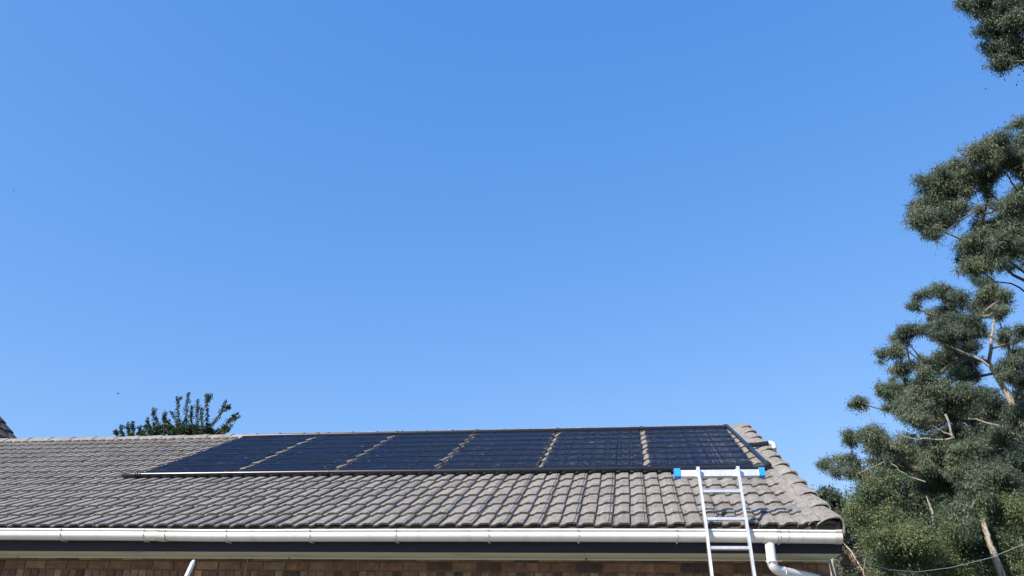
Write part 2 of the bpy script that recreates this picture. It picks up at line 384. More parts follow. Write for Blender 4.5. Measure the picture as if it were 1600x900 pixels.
# mortar bedding along the inner edge of the verge tiles
q = MB(); vv = np.linspace(-.01, VR-.02, 60); rr_ = []
for v in vv:
    e_ = rng.normal(0, .006)
    rr_ += [rp(-.275+e_, v, .020), rp(-.245+e_*.5, v, .046+rng.normal(0, .003)), rp(-.180, v, .058), rp(-.12, v, .030)]
q.add(rr_, [(a*4+k, a*4+k+1, (a+1)*4+k+1, (a+1)*4+k) for a in range(59) for k in range(3)])
o = q.build('mortar_bedding', M['tile'], roof); o.data.attributes.new('tint', 'FLOAT', 'FACE').data.foreach_set('value', [.62]*len(o.data.polygons))
# ---- ridge caps
def ridge_cap(x0, x1, tint):
    q = MB(); pr = [(-.155, -.060), (-.13, -.030), (-.06, .024), (0, .040), (.06, .024), (.13, -.030), (.155, -.060)]; n = len(pr); rings = []
    zr = YR*ST/CT+.020
    for (x, s) in ((x1-.03, -.010), (x1, -.010), (x1+.001, .004), (x1-.006, .009), (x0, -.006)):
        rings.append([(x+rng.normal(0, .001), YR+y*(1+s), zr+h+s+rng.normal(0, .0012)) for y, h in pr])
    q.add([p for rg in rings for p in rg], [(a*n+i, a*n+i+1, (a+1)*n+i+1, (a+1)*n+i) for a in range(4) for i in range(n-1)])
    o = q.build('ridge_tile', M['tile'], roof)
    o.data.attributes.new('tint', 'FLOAT', 'FACE').data.foreach_set('value', [tint]*len(o.data.polygons))
x = -.015
while x > -13.6: ridge_cap(x-.44, x, float(rng.choice([.62, .7, .95, .9, 1.0]))); x -= .40
# ---- gutter
def gz(X):          # top of the lip along the run, with the slight sag seen in the photo
    return float(np.interp(X, [-14, -7.65, -6.38, -6.06, -6.0, -5.74, -2.76, -1.13, -.05], [.0, -.012, -.017, -.019, -.024, -.025, -.021, -.024, -.035]))
GP = [(-.075, 0), (-.083, -.002), (-.086, -.008), (-.084, -.016), (-.072, -.019), (-.072, -.026), (-.079, -.030), (-.080, -.052), (-.075, -.064), (-.060, -.080), (-.038, -.091), (-.012, -.096), (.03, -.096), (.052, -.088), (.052, 0)]
def gutter_piece(x0, x1, grow=0.0, mat='pvc', name='gutter', parent=None, step=.5, prof=GP, dz=0.0):
    q = MB(); ns = max(2, int(abs(x1-x0)/step)+1); xs = np.linspace(x0, x1, ns); n = len(prof)
    vs = [(X, y-grow*(1 if y < 0.04 else 0), gz(X)+dz+z-(grow if z < -.05 else 0)) for X in xs for y, z in prof]
    q.add(vs, [(a*n+i, (a+1)*n+i, (a+1)*n+i+1, a*n+i+1) for a in range(ns-1) for i in range(n-1)], True)
    q.f = [f for f in q.f]
    inner = [(X, y+(.003 if y < 0 else -.0), gz(X)+dz+z+(.003 if z < -.05 else 0)) for X in xs for y, z in prof]
    q.add(inner, [(a*n+i, a*n+i+1, (a+1)*n+i+1, (a+1)*n+i) for a in range(ns-1) for i in range(n-1)], True)
    return q.build(name, M[mat], parent or house)
g1 = gutter_piece(XL, -6.05); g2 = gutter_piece(-6.05, -.050)
gutter_piece(-6.10, -6.00, .005, 'pvc_old', 'gutter_union', g2, .05)
q = MB(); n = len(GP); z0 = gz(-.05)
ep = [(-.050, y-.003*(y < .04), z0+z-(.003 if z < -.05 else -.003)) for y, z in GP]; e2 = [(-.034, a, c) for _, a, c in ep]; e0 = [(-.085, a, c) for _, a, c in ep]
q.add(e2, [tuple(range(n))[::-1]]); q.add(e0+e2, [(i, n+i, n+i+1, i+1) for i in range(n-1)])
q.build('gutter_end_cap', M['pvc_old'], g2)
for bx in (-11, -9.6, -7.86, -7.07, -6.22, -5.40, -4.60, -3.80, -2.97, -2.19, -1.36, -.53):
    pw = [p for p in GP if True]
    o = gutter_piece(bx-.010, bx+.010, .006, 'pvc_old', 'gutter_bracket', g1 if bx < -6.05 else g2, .02)
    q = MB(); z = gz(bx); q.box(bx-.006, bx+.006, -.030, .054, z-.108, z-.1015)
    q.build('bracket_foot', M['pvc_old'], g1 if bx < -6.05 else g2)
gutter_piece(-.60-.055, -.60+.055, .006, 'pvc', 'gutter_outlet', g2, .03)
gutter_piece(-.462, -.452, .004, 'pvc_old', 'gutter_union', g2, .02)
# ---- downpipe
def arc(p0, p1, p2, n=6):
    p0, p1, p2 = map(Vector, (p0, p1, p2)); return [(1-t)**2*p0+2*t*(1-t)*p1+t*t*p2 for t in [i/n for i in range(n+1)]]
q = MB()
top = [(-.605, -.012, -.10), (-.605, -.012, -.255)]
q.tube(top+arc((-.605, -.012, -.265), (-.605, -.005, -.325), (-.550, .045, -.340), 7)[1:]+[(-.33, .245, -.360), (-.20, .375, -.372)]+arc((-.19, .385, -.374), (-.145, .425, -.38), (-.145, .432, -.45), 5)+[(-.145, .432, GROUND+.05)], .040, 16)
dp = q.build('downpipe', M['pvc'], house)
for p0, p1 in (((-.605, -.012, -.285), (-.605, -.012, -.270)), ((-.515, .077, -.3435), (-.500, .091, -.3448)), ((-.605, -.012, -.125), (-.605, -.012, -.10)), ((-.145, .432, -.47), (-.145, .432, -.45))):
    q = MB(); q.tube([p0, p1], .0445, 16); q.build('pipe_collar', M['pvc'], dp)
q = MB(); q.tube([(-.665, -.055, -.2745), (-.60, -.0595, -.276), (-.55, -.05, -.277), (-.52, .02, -.2705), (-.525, .06, -.235), (-.56, .062, -.222)], .0028, 5); q.build('pipe_strap', M['wire'], dp)
# thin wire down the wall on the left
q = MB(); q.tube([(-5.43, WY-.005, -.215), (-5.435, WY-.012, -.5), (-5.44, WY-.012, GROUND)], .004, 5)
q.build('wall_wire', M['wire'], house)

# ---------------------------------------------------------------- pool heating mats
V0, V1 = 2.085, 4.835
MH = ([0, .03, .30, .62, .90, .965, .985, 1.0], [.0520, .0514, .0490, .0470, .0458, .0456, .0480, .0520])
def mat_h(f, v): return float(np.interp(f, MH[0], MH[1]))
names = ['black pool heating mat at the far left end of the row', 'black pool heating mat, second from the left end, narrow in view', 'black pool heating mat, third from the left of the six on the roof',
         'black pool heating mat, fourth from the left of the six on the roof', 'black pool heating mat just left of the one above the ladder', 'black pool heating mat at the right end, above the ladder beside the gable']
def make_mat(i, x0, x1):
    pr = random.Random(i*13+1)
    t = thing('pool_heating_mat', names[i], 'solar panel', rp((x0+x1)/2, V0, .03), 'black pool heating mats in a row on the roof')
    q = MB(); nt_ = 104; r = .0041; seg = []
    v = V0
    brk = []
    k0 = int(V0/GA)
    for k in range(k0, 16):
        for f in (.0, .03, .30, .62, .90, .965, .985):
            vv = (k+f)*GA
            if V0+.01 < vv < V1-.01: brk.append((vv, f))
    brk = [(V0, .9)]+brk+[(V1, .5)]; bf = [b_[1] for b_ in brk]; brk = [b_[0] for b_ in brk]
    edgeL = [pr.gauss(0, .012) for _ in brk]; edgeR = [pr.gauss(0, .012) for _ in brk]
    wav = [[(pr.gauss(0, .0024) if bf[k] in (0, .03, .985) else pr.gauss(0, .0014)) for _ in range(9)] for k in range(len(brk))]
    ca = [(math.cos(a)*r, math.sin(a)*r) for a in (R(-30), R(30), R(90), R(150), R(210))]
    V = []; F = []
    for j in range(nt_):
        u = j/(nt_-1); base = len(V)
        jx = pr.gauss(0, .0012); wob = pr.gauss(0, .0018)
        for bi, vv in enumerate(brk):
            fade = min(1, (vv-V0)/.15, (V1-vv)/.15)
            xx = x0+.008+(x1-x0-.016)*u+jx*fade+fade*(edgeL[bi]*max(0, 1-u*10)+edgeR[bi]*max(0, 1-(1-u)*10))
            q8 = u*8; i8 = min(7, int(q8)); ww = wav[bi][i8]*(1-q8+i8)+wav[bi][i8+1]*(q8-i8)
            hh = mat_h(bf[bi], vv)+wob+ww*fade+pr.gauss(0, .0008)
            for (dx, dh) in ca: V.append(rp(xx+dx, vv, hh+dh))
        for s in range(len(brk)-1):
            for k in range(4):
                a = base+s*5+k; F.append((a, a+1, a+6, a+5))
    q.add(V, F, True)
    q.f = [f for f in q.f]
    tag(q.build('tube_mat', M['rubber'], t), kind='stuff')
    for k in range(8):                                   # spacer strips clipped across the tubes
        vv = V0+.20+k*.36
        q = MB(); q.prism([(rp(0, vv, .050+.0)[1], rp(0, vv, .050)[2]), (rp(0, vv+.016, .050)[1], rp(0, vv+.016, .050)[2]), (rp(0, vv+.016, .058)[1], rp(0, vv+.016, .058)[2]), (rp(0, vv, .058)[1], rp(0, vv, .058)[2])], x0+.01, x1-.01)
        q.build('spacer_strip', M['black'], t)
    q = MB(); q.tube([rp(x0-.02, V1+.022, .056), rp(x1+.02, V1+.022, .056)], .024, 10); hd = q.build('top_header', M['header'], t)
    if i < 5:
        q = MB(); q.tube([rp(x1+.012, V1+.022, .056), rp(x1+.064, V1+.022, .056)], .033, 10); q.build('coupling', M['black'], hd)
for i, (a, c) in enumerate(PANEL_X): make_mat(i, a, c)
hp = thing('header_pipe', 'long black header pipe along the lower edge of the heating mats', 'pipe', rp(-4, 2.03, .02))
HV = 2.035; HH = .066
q = MB(); q.tube([rp(-7.70, HV, HH), rp(-5.3, HV, HH+.003), rp(-4.0, HV, HH), rp(-2.1, HV, HH+.002), rp(-.36, HV, HH)], .0275, 16); q.build('pipe', M['header'], hp)
q = MB(); q.tube([rp(-7.90, HV-.012, HH-.006), rp(-7.875, HV-.010, HH-.005), rp(-7.72, HV-.004, HH)], [.018, .031, .033], 14); q.build('end_plug', M['header'], hp)
for xx in (-7.74, -7.715, -7.69, -7.655):
    q = MB(); q.tube([rp(xx-.008, HV, HH), rp(xx+.008, HV, HH)], .037, 14); q.build('hose_clamp', M['black'], hp)
for a in (-6.527, -5.261, -4.024, -2.784, -1.547, -2.13):
    q = MB(); q.tube([rp(a-.02, HV, HH), rp(a+.02, HV, HH)], .0335, 14); q.build('coupling', M['header'], hp)
fp = thing('feed_pipe', 'black feed pipe running down beside the gable edge with a side branch', 'pipe', rp(-.3, 2.1, .03))
A = Vector(rp(-.325, V1+.02, .066)); Bq = Vector(rp(-.250, HV+.01, .100))
q = MB(); q.tube([Vector(rp(-.39, V1+.022, .056)), Vector(rp(-.352, V1+.022, .061)), A-Vector((0, .03, .012)), A.lerp(Bq, .1), A.lerp(Bq, .55), A.lerp(Bq, .93), Bq], .024, 12); q.build('pipe', M['header'], fp)
q = MB(); q.tube([rp(-.375, V1+.022, .059), rp(-.325, V1+.022, .063)], .033, 12); q.build('elbow', M['black'], fp)
q = MB(); q.tube([A.lerp(Bq, .985), Bq+Vector((.012, -.03, -.012)), Vector(rp(-.30, HV, HH+.01)), Vector(rp(-.40, HV, HH))], [.033, .035, .035, .034], 12); q.build('elbow', M['black'], fp)
T0 = A.lerp(Bq, .600)
q = MB(); q.tube([A.lerp(Bq, .560), A.lerp(Bq, .640)], .030, 12); tee = q.build('tee_joint', M['header'], fp)
T0 = T0+Vector((0, 0, .012)); E0 = T0+Vector((.262, .0, .020))
q = MB(); q.tube([T0, T0+Vector((.10, .0, .004)), E0-Vector((.02, 0, 0))], .0285, 12); br = q.build('branch_pipe', M['header'], fp)
q = MB(); q.tube([T0+Vector((.075, 0, 0)), T0+Vector((.10, -.03, -.055)), T0+Vector((.07, -.05, -.10)), T0+Vector((.03, -.05, -.11))], .007, 6); q.build('support_clip', M['black'], fp)
q = MB(); q.tube([E0-Vector((.020, 0, 0)), E0]+arc(E0, E0+Vector((.040, .001, .002)), E0+Vector((.041, .0, -.055)), 6)[1:]+[E0+Vector((.041, 0, -.07)), E0+Vector((.041, 0, -.071)), E0+Vector((.041, 0, GROUND-E0.z))], [.030, .030]+[.029]*6+[.029, .022, .022], 14); q.build('white_elbow', M['white'], fp)

# ---------------------------------------------------------------- ladder
lad = thing('ladder', 'aluminium ladder with a blue tipped stabiliser bar leaning on the gutter', 'ladder', (-.94, -.80, GROUND))
LA = R(72); ld = Vector((0, math.cos(LA), math.sin(LA))); ln = Vector((0, -math.sin(LA), math.cos(LA)))
L0 = Vector((0, -.118, -.035))
def lp(x, s, o=0.0): return Vector((x, 0, 0))+L0+ld*s+ln*o
sb = (GROUND-L0.z)/math.sin(LA)
def railx(side, s): return (-1.117-.030*s) if side < 0 else (-.787-.012*s)
for side in (-1, 1):
    q = MB(); s0, s1 = sb, .566
    xa, xb = (railx(side, s0*.25), railx(side, s1))
    hw, d = .0115, .027
    pr = [(-hw, -d), (hw, -d), (hw, d), (-hw, d)]
    vs = [lp(X+a, s, c) for (X, s) in ((xa, s0), (railx(side, 0), 0), (xb, s1)) for a, c in pr]
    q.add(vs, [(k*4+i, k*4+(i+1) % 4, (k+1)*4+(i+1) % 4, (k+1)*4+i) for k in (0, 1) for i in range(4)]+[(3, 2, 1, 0), (8, 9, 10, 11)])
    rl = q.build('rail', M['alu'], lad)
    q = MB(); X = xb; vs = [lp(X+a*1.25, s, c*1.08) for s in (s1-.03, s1+.006) for a, c in pr]
    q.add(vs, [(i, (i+1) % 4, 4+(i+1) % 4, 4+i) for i in range(4)]+[(3, 2, 1, 0), (4, 5, 6, 7)]); q.build('rail_cap', M['alu'], rl)
s = .345
while s > sb+.1:
    q = MB(); xa, xb = railx(-1, max(s, sb*.25) if s > 0 else s*.25+0)+.012, railx(1, s if s > 0 else s*.25)-.012
    q.prism([(lp(0, s+a, c).y, lp(0, s+a, c).z) for a, c in ((-.012, -.012), (-.012, .014), (.0, .017), (.012, .014), (.012, -.012), (0, -.015))], xa, xb)
    q.build('rung', M['alu'], lad); s -= .254
q = MB(); q.prism([(lp(0, a, c).y, lp(0, a, c).z) for a, c in ((.512, -.070), (.512, -.030), (.573, -.030), (.573, -.070))], -1.285, -.612); sbx = q.build('stabiliser_bar', M['alu'], lad)
for a, c in ((-1.340, -1.284), (-.613, -.562)):
    q = MB(); q.prism([(lp(0, a2, c2).y, lp(0, a2, c2).z) for a2, c2 in ((.508, -.074), (.508, -.026), (.514, -.022), (.586, -.022), (.590, -.026), (.590, -.074))], a, c); q.build('end_cap', M['blue'], sbx)

# white pole at lower left
q = MB(); pt = Vector((-5.60, -.20, -.335)); pd = Vector((-.30, -.02, -1)).normalized(); ln_ = (pt.z-GROUND)/-pd.z
q.tube([pt+Vector((.010, 0, .030)), pt+Vector((.004, 0, .015)), pt-pd*.0, pt+pd*ln_], [.009, .018, .0215, .0215], 14)
tag(q.build('white_pole', M['white'], None, pt+pd*ln_), 'slim white pole leaning in front of the brick wall', 'pole')

# ---------------------------------------------------------------- neighbouring roof at the left edge
nb = thing('neighbouring_house', 'neighbouring house with a dark brown tiled roof behind the ridge', 'house', (-22, 6, GROUND))
q = MB(); PA = Vector(at(26, 686, 9.2)); 
slope = Vector((-.75, 0, .66)).normalized(); 
top_ = PA+slope*6.0; base_ = PA-slope*2.0
q.add([base_+Vector((0, y, -.12)) for y in (0, -6)]+[top_+Vector((0, y, -.12)) for y in (-6, 0)]+[Vector((2*top_.x-base_.x, base_.y+y, base_.z-.12)) for y in (-6, 0)], [(0, 3, 2, 1), (3, 5, 4, 2)])
nroof = q.build('roof', M['darktile'], nb)
q = MB(); q.prism([(PA.y-5.7, GROUND), (PA.y-.3, GROUND), (PA.y-.3, base_.z-.2), (PA.y-5.7, base_.z-.2)], 2*top_.x-base_.x+.4, base_.x-.4)
q.add([(base_.x-.4, yy, base_.z-.2) if k == 0 else ((2*top_.x-base_.x+.4, yy, base_.z-.2) if k == 1 else (top_.x, yy, top_.z-.5)) for yy in (PA.y-.3, PA.y-5.7) for k in range(3)], [(0, 1, 2), (5, 4, 3)]); q.build('wall', M['plaster'], nb)
nrm = slope.cross(Vector((0, 1, 0))).normalized(); nrm = nrm if nrm.z > 0 else -nrm
q = MB(); tl = []
for (w0, h0) in ((-.15, 0), (.15, 0)): pass
def ntile():
    z = MB(); L_ = .42
    vs = [(0, y, h) for y, h in ((0, 0), (.02, .03), (.15, .045), (.28, .03), (.30, 0))]
    vs2 = [(-L_, y, h-.03) for _, y, h in vs]; vs3 = [(0, y, h-.05) for _, y, h in vs]
    n_ = 5; z.add(vs3+vs+vs2, [(a*n_+i, a*n_+i+1, (a+1)*n_+i+1, (a+1)*n_+i) for a in (0, 1) for i in range(4)]+[(n_, 0, 2*n_), (2*n_-1, 3*n_-1, n_-1)])
    return z.mesh('tile', M['darktile'])
ntm = ntile(); ang = math.atan2(slope.z, -slope.x)
for k in range(20):
    for j in range(6):
        o = bpy.data.objects.new('tile', ntm); p = base_+slope*(k*.36+.05)+Vector((0, -j*.30-.27, 0))
        link(o, nroof, p); o.rotation_euler = (0, ang, 0)

# ---------------------------------------------------------------- vegetation
def bez(p0, p1, bend, n=4):
    p0, p1 = np.asarray(p0), np.asarray(p1); mid = (p0+p1)/2+bend
    return [(1-t)**2*p0+2*t*(1-t)*mid+t*t*p1 for t in np.linspace(0, 1, n+1)]
def leaves_mesh(name, pos, dirs, nor, ln, wd, tint, mat, off):
    """one folded blade (two quads' worth of area, four corners) per leaf"""
    n = len(pos); dirs = dirs/np.linalg.norm(dirs, axis=1, keepdims=True)
    side = np.cross(dirs, nor); side /= (np.linalg.norm(side, axis=1, keepdims=True)+1e-9)
    ln = ln[:, None]; wd = wd[:, None]
    V = np.empty((n, 4, 3)); V[:, 0] = pos; V[:, 1] = pos+dirs*ln*.45+side*wd*.5; V[:, 2] = pos+dirs*ln; V[:, 3] = pos+dirs*ln*.45-side*wd*.5
    V = (V.reshape(-1, 3)-np.array(off)).astype(np.float32)
    me = bpy.data.meshes.new(name); me.vertices.add(n*4); me.vertices.foreach_set('co', V.ravel())
    me.loops.add(n*4); me.loops.foreach_set('vertex_index', np.arange(n*4, dtype=np.int32))
    me.polygons.add(n); me.polygons.foreach_set('loop_start', np.arange(0, n*4, 4, dtype=np.int32)); me.polygons.foreach_set('loop_total', np.full(n, 4, dtype=np.int32))
    me.update(); me.attributes.new('tint', 'FLOAT', 'FACE').data.foreach_set('value', np.clip(tint, 0, 1).astype(np.float32))
    me.materials.append(mat); return me

def gum(name, label, group, base, trunkpts, trunkr, clumps, Y, mat='leaf_gum', bark='bark', dens=1.0, ll=.13, lw=.026, depth=1.6, droop=.75, shell=.5, tmean=.45, flat=.75, twigs=6, minr=.010, extra=(), fill=.42):
    """clumps: (px, py, r_px[, dY]) pads of leaves seen around the crown; trunkpts: world points"""
    root = thing(name, label, 'tree', base, group)
    nodes = []; par = []; rad_min = []
    for i, p in enumerate(trunkpts):
        nodes.append(np.asarray(p, float)); par.append(i-1)
    nT = len(nodes); trunk_sub = []
    # densify trunk
    C = []
    for c in clumps:
        dY = c[3] if len(c) > 3 else rng.uniform(-depth, depth)
        p = at(c[0], c[1], Y+dY); r = c[2]*1.12*np.dot(p-CAM, fw)/FPX
        C.append((p, r))
    base_n = len(C); thin = [1.0]*base_n                  # airy sprays that join neighbouring pads
    for i in range(base_n):
        for j in range(i+1, base_n):
            dd = np.linalg.norm((C[i][0]-C[j][0])*np.array([1, .5, 1]))
            if dd < 1.05*(C[i][1]+C[j][1]) and rng.random() < fill:
                C.append((C[i][0]*.5+C[j][0]*.5+rng.normal(0, .15, 3)*C[i][1], .42*(C[i][1]+C[j][1])*rng.uniform(.8, 1.1))); thin.append(.55)
    if mat == 'leaf_gum':                                # small loose sprays round the pads
        for i in range(base_n):
            for _ in range(2):
                d_ = rng.normal(0, 1, 3); d_ /= np.linalg.norm(d_); d_[2] = d_[2]*.9-.15
                C.append((C[i][0]+d_*C[i][1]*rng.uniform(.75, 1.25), max(.16, C[i][1]*rng.uniform(.32, .55)))); thin.append(.6)
    tp = np.array(nodes)
    # interpolate trunk into more nodes
    dn = [tp[0]]; dpar = [-1]; drad = [trunkr[0]]
    for i in range(1, nT):
        for t in np.linspace(0, 1, 7)[1:]:
            dn.append(tp[i-1]*(1-t)+tp[i]*t+(rng.normal(0, .012, 3) if t < 1 else 0)); dpar.append(len(dn)-2); drad.append(trunkr[i-1]*(1-t)+trunkr[i]*t)
    nodes = dn; par = dpar; nT = len(nodes); leafcount = [0]*nT
    order = sorted(range(len(C)), key=lambda i: min(np.linalg.norm(C[i][0]-q) for q in nodes[nT//3:]))
    ends = {}
    for i in order:
        p, r = C[i]; arr = np.array(nodes); d = p-arr; dist = np.linalg.norm(d, axis=1)
        pen = np.where(d[:, 2] < .25*dist, 1.6*(0.25*dist-d[:, 2]), 0)
        pen[:int(nT*.6)] += 5
        k = int(np.argmin(dist+pen)); q = nodes[k]
        L_ = dist[k]; n_ = max(2, min(7, int(L_/.45)+1))
        tow = (q-p)/(L_+1e-6); tow[2] = min(tow[2], -.1)-.55; tow /= np.linalg.norm(tow); path = bez(q, p+tow*min(r*1.05, L_*.6), np.array([0, 0, -.10*L_])+rng.normal(0, .07*L_, 3), n_)
        last = k
        for w_ in path[1:]:
            nodes.append(w_); par.append(last); leafcount.append(0); last = len(nodes)-1
        leafcount[last] += 1; ends[i] = last
    cnt = list(leafcount)
    for i in range(len(nodes)-1, 0, -1): 
        if par[i] >= 0: cnt[par[i]] += cnt[i]
    rr = [max(minr, minr*.78*math.sqrt(max(1, c))) for c in cnt]
    tm = MB(); tm.tube(nodes[:nT], drad, 10)
    tm.build('trunk', M[bark], root)
    # limbs: walk chains
    kids = {}
    for i, p in enumerate(par): kids.setdefault(p, []).append(i)
    bm_ = MB()
    seen = set(range(nT))
    for i in range(nT, len(nodes)):
        if i in seen: continue
        chain = [par[i], i]; seen.add(i)
        while True:
            ks = [k for k in kids.get(chain[-1], []) if k not in seen]
            if not ks: break
            k = max(ks, key=lambda q: cnt[q]); chain.append(k); seen.add(k)
        rads = [min(rr[k], 9) for k in chain]; rads[0] = rads[1]*1.05
        bm_.tube([nodes[k] for k in chain], rads, 6, caps=False)
    ex_ = MB()
    for pts_, ra_, rb_, Ye in extra:                     # bare limbs that show against the sky or the shade
        pp = [at(a, c, Ye) for a, c in pts_]; sm = [pp[0]]
        for a, c in zip(pp[:-1], pp[1:]): sm += [(a+c)/2+rng.normal(0, .03, 3), c]
        ex_.tube(sm, list(np.linspace(ra_, rb_, len(sm))), 6, caps=False)
    P_, D_, N_, Ln, Wd, Tn = [], [], [], [], [], []
    for i, (p, r) in enumerate(C):
        e = nodes[ends[i]]
        tone = np.clip(rng.normal(tmean, .15), .03, .70)
        # twig sprays inside the clump
        gumlike = mat == 'leaf_gum'
        nsub = max(10, int((34 if gumlike else 24)*(r/.5)**1.5)); sub = []; tdir = []
        for k in range(nsub):                                # every spray hangs at the end of its own twig
            z_ = rng.normal(0, 1, 3); z_ /= np.linalg.norm(z_)
            if gumlike: z_[2] = abs(z_[2])*1.05-.42
            s = p+z_*np.array([1.08, 1.08, .85])*r*(rng.uniform(.30, 1.0) if rng.random() < .9 else rng.uniform(1.0, 1.22)); sub.append(s)
            tdir.append((s-e)/(np.linalg.norm(s-e)+1e-6))
            if k < twigs*5: bm_.tube(bez(e, s, np.array([0, 0, -.10])*r+rng.normal(0, .08*r, 3), 3), [minr*.55, minr*.45, minr*.35, minr*.2], 4, caps=False)
        nl = int(thin[i]*dens*2450*r*r/.25*(.135*.028)/(ll*lw))
        sub = np.array(sub); wt = rng.gamma(1.8, 1, len(sub)); pick = rng.choice(len(sub), size=nl, p=wt/wt.sum())
        sg = (.060+.045*r) if gumlike else (.08+.12*r); off = rng.normal(0, 1, (nl, 3))
        ax = rng.uniform(.6, 1.4, (len(sub), 3)); off *= sg*ax[pick]; tdir = np.array(tdir); off -= tdir[pick]*rng.exponential(.10, (nl, 1))*(1 if gumlike else .5)
        pos = sub[pick]+off
        dr = off*.35/(2*sg)+tdir[pick]*.25+rng.normal(0, .65, (nl, 3)); dr[:, 2] -= droop*1.15
        P_.append(pos); D_.append(dr); o_ = pos-p; o_ /= (np.linalg.norm(o_, axis=1, keepdims=True)+1e-6); N_.append(o_*.45+off/(2*sg)*.5+np.array([-.1, -.1, .35])+rng.normal(0, .55, (nl, 3)))
        sz = rng.uniform(.65, 1.25, nl); Ln.append(ll*sz); Wd.append(lw*sz*rng.uniform(.8, 1.2, nl))
        stt = rng.normal(0, .15, len(sub)); Tn.append(np.minimum(tone+stt[pick]+rng.normal(0, .17, nl), .84)+(rng.random(nl) < .04)*.3)
    bo = tag(bm_.build('branches', M['twig'], root), kind='stuff')
    if len(ex_.v): tag(ex_.build('bare_limbs', M[bark], root), kind='stuff')
    me = leaves_mesh('leaves', np.concatenate(P_), np.concatenate(D_), np.concatenate(N_), np.concatenate(Ln), np.concatenate(Wd), np.concatenate(Tn), M[mat], base)
    tag(link(bpy.data.objects.new('crown', me), root, base), kind='stuff')
    return root
GRP = 'gum trees right of the house'
def gp(px, py, Y, **k): return at(px, py, Y)
def groundpt(p, dx=0, dy=0): return np.array([p[0]+dx, p[1]+dy, GROUND-.2])
# upper gum, trunk outside the frame
cl = [(1595,193,15),(1560,215,20),(1587,228,24),(1527,240,26),(1567,250,26),(1493,263,24),(1530,272,24),(1460,283,25),(1497,293,24),(1455,315,24),(1437,337,19),(1463,342,22),(1450,362,13),(1487,325,20),(1427,318,8),
      (1583,318,24),(1567,347,26),(1592,355,28),(1540,358,22),(1520,375,22),(1562,378,25),(1510,393,17),(1537,395,20),(1518,417,18),(1536,412,12),(1583,392,24),(1600,300,22),(1527,327,7),(1600,245,24),(1625,210,30),(1640,255,34),(1630,320,34),(1650,370,34),(1680,290,40),(1625,395,24),(1690,350,38),(1545,300,7)]
tb = at(1700, 560, 17); tr_ = [groundpt(tb, .3, .2), tb*1.0, at(1668, 470, 17), at(1640, 420, 17), at(1632, 350, 17.2)]
gum('gum_tree', 'tall gum tree with a feathery grey-green crown high on the right', GRP, (tr_[0][0], tr_[0][1], GROUND), tr_, [.30, .20, .13, .10, .05], cl, 17, dens=.90, fill=.45, ll=.135, lw=.019, depth=1.5, twigs=5, bark='bark_dark', minr=.012, tmean=.5, extra=[([(1655,475),(1600,438),(1570,418),(1540,400),(1520,388)],.06,.015,16.5),([(1650,465),(1600,425),(1560,395),(1540,372)],.05,.014,16.4),([(1645,440),(1600,400),(1572,376)],.05,.015,16.8),([(1640,420),(1590,345),(1545,300),(1522,284)],.05,.014,16.6),([(1640,420),(1580,340),(1540,318),(1500,345),(1466,372)],.05,.012,16.3),([(1632,380),(1600,312),(1570,268)],.045,.014,16.5),([(1632,380),(1605,300),(1590,262)],.04,.014,16.8),([(1660,480),(1600,455),(1580,443),(1555,440),(1538,428)],.035,.012,16.9),([(1590,345),(1560,330),(1530,322),(1510,310)],.025,.010,16.4),([(1600,425),(1570,405),(1555,385)],.03,.01,16.2)])
# overhanging branch at the top right
cl = [(1505,3,8),(1515,6,9),(1527,10,12),(1540,14,12),(1553,8,15),(1567,12,16),(1587,12,18),(1553,33,9),(1567,31,13),(1583,32,16),(1595,38,17),(1533,47,8),(1547,51,11),(1563,49,12),(1580,54,14),(1543,68,8),(1553,78,12),(1567,83,13),(1558,97,8),(1568,97,7),(1580,80,13),(1588,88,9),(1594,73,10),(1600,15,22),(1560,-15,26),(1600,-25,32),(1530,-12,16),(1625,50,26),(1640,0,36),(1650,80,26),(1690,30,44)]
tb = at(1780, 430, 11); tr_ = [groundpt(tb, .3, .1), tb, at(1740, 230, 11.2), at(1715, 110, 11.4), at(1690, 20, 11.6)]
gum('gum_tree', 'gum tree whose leafy branch hangs into the top right corner', GRP, (tr_[0][0], tr_[0][1], GROUND), tr_, [.32, .22, .16, .11, .05], cl, 11.4, dens=.95, ll=.09, lw=.023, depth=.9, twigs=5, bark='bark_dark', minr=.009, tmean=.35, flat=.9)
# mass of the big gum on the right: upper crown
cl = [(1468,453,13),(1443,460,12),(1427,474,8),(1480,455,13),(1499,460,15),(1486,468,12),(1530,437,11),(1540,440,11),(1545,457,19),(1564,464,17),(1536,482,15),(1561,484,13),(1521,479,13),
      (1465,489,17),(1480,504,21),(1508,501,21),(1452,513,16),(1424,513,14),(1405,521,11),(1396,527,7),(1499,523,23),(1521,518,17),(1477,523,17),(1570,520,12),(1564,533,10),
      (1399,543,11),(1381,551,11),(1405,548,7),(1405,572,13),(1399,580,12),(1424,567,6),(1468,560,18),(1449,569,14),(1493,569,22),(1505,583,21),(1517,566,12),(1580,569,22),(1596,512,13),(1594,551,17),(1597,590,20),(1630,560,30),(1640,620,34),(1625,520,22),(1610,610,24)]
tb = at(1640, 800, 25); tr_ = [groundpt(tb, .6, .2), tb, at(1598, 672, 25), at(1578, 622, 25), at(1556, 586, 25), at(1545, 566, 25), at(1552, 505, 25), at(1556, 478, 25)]
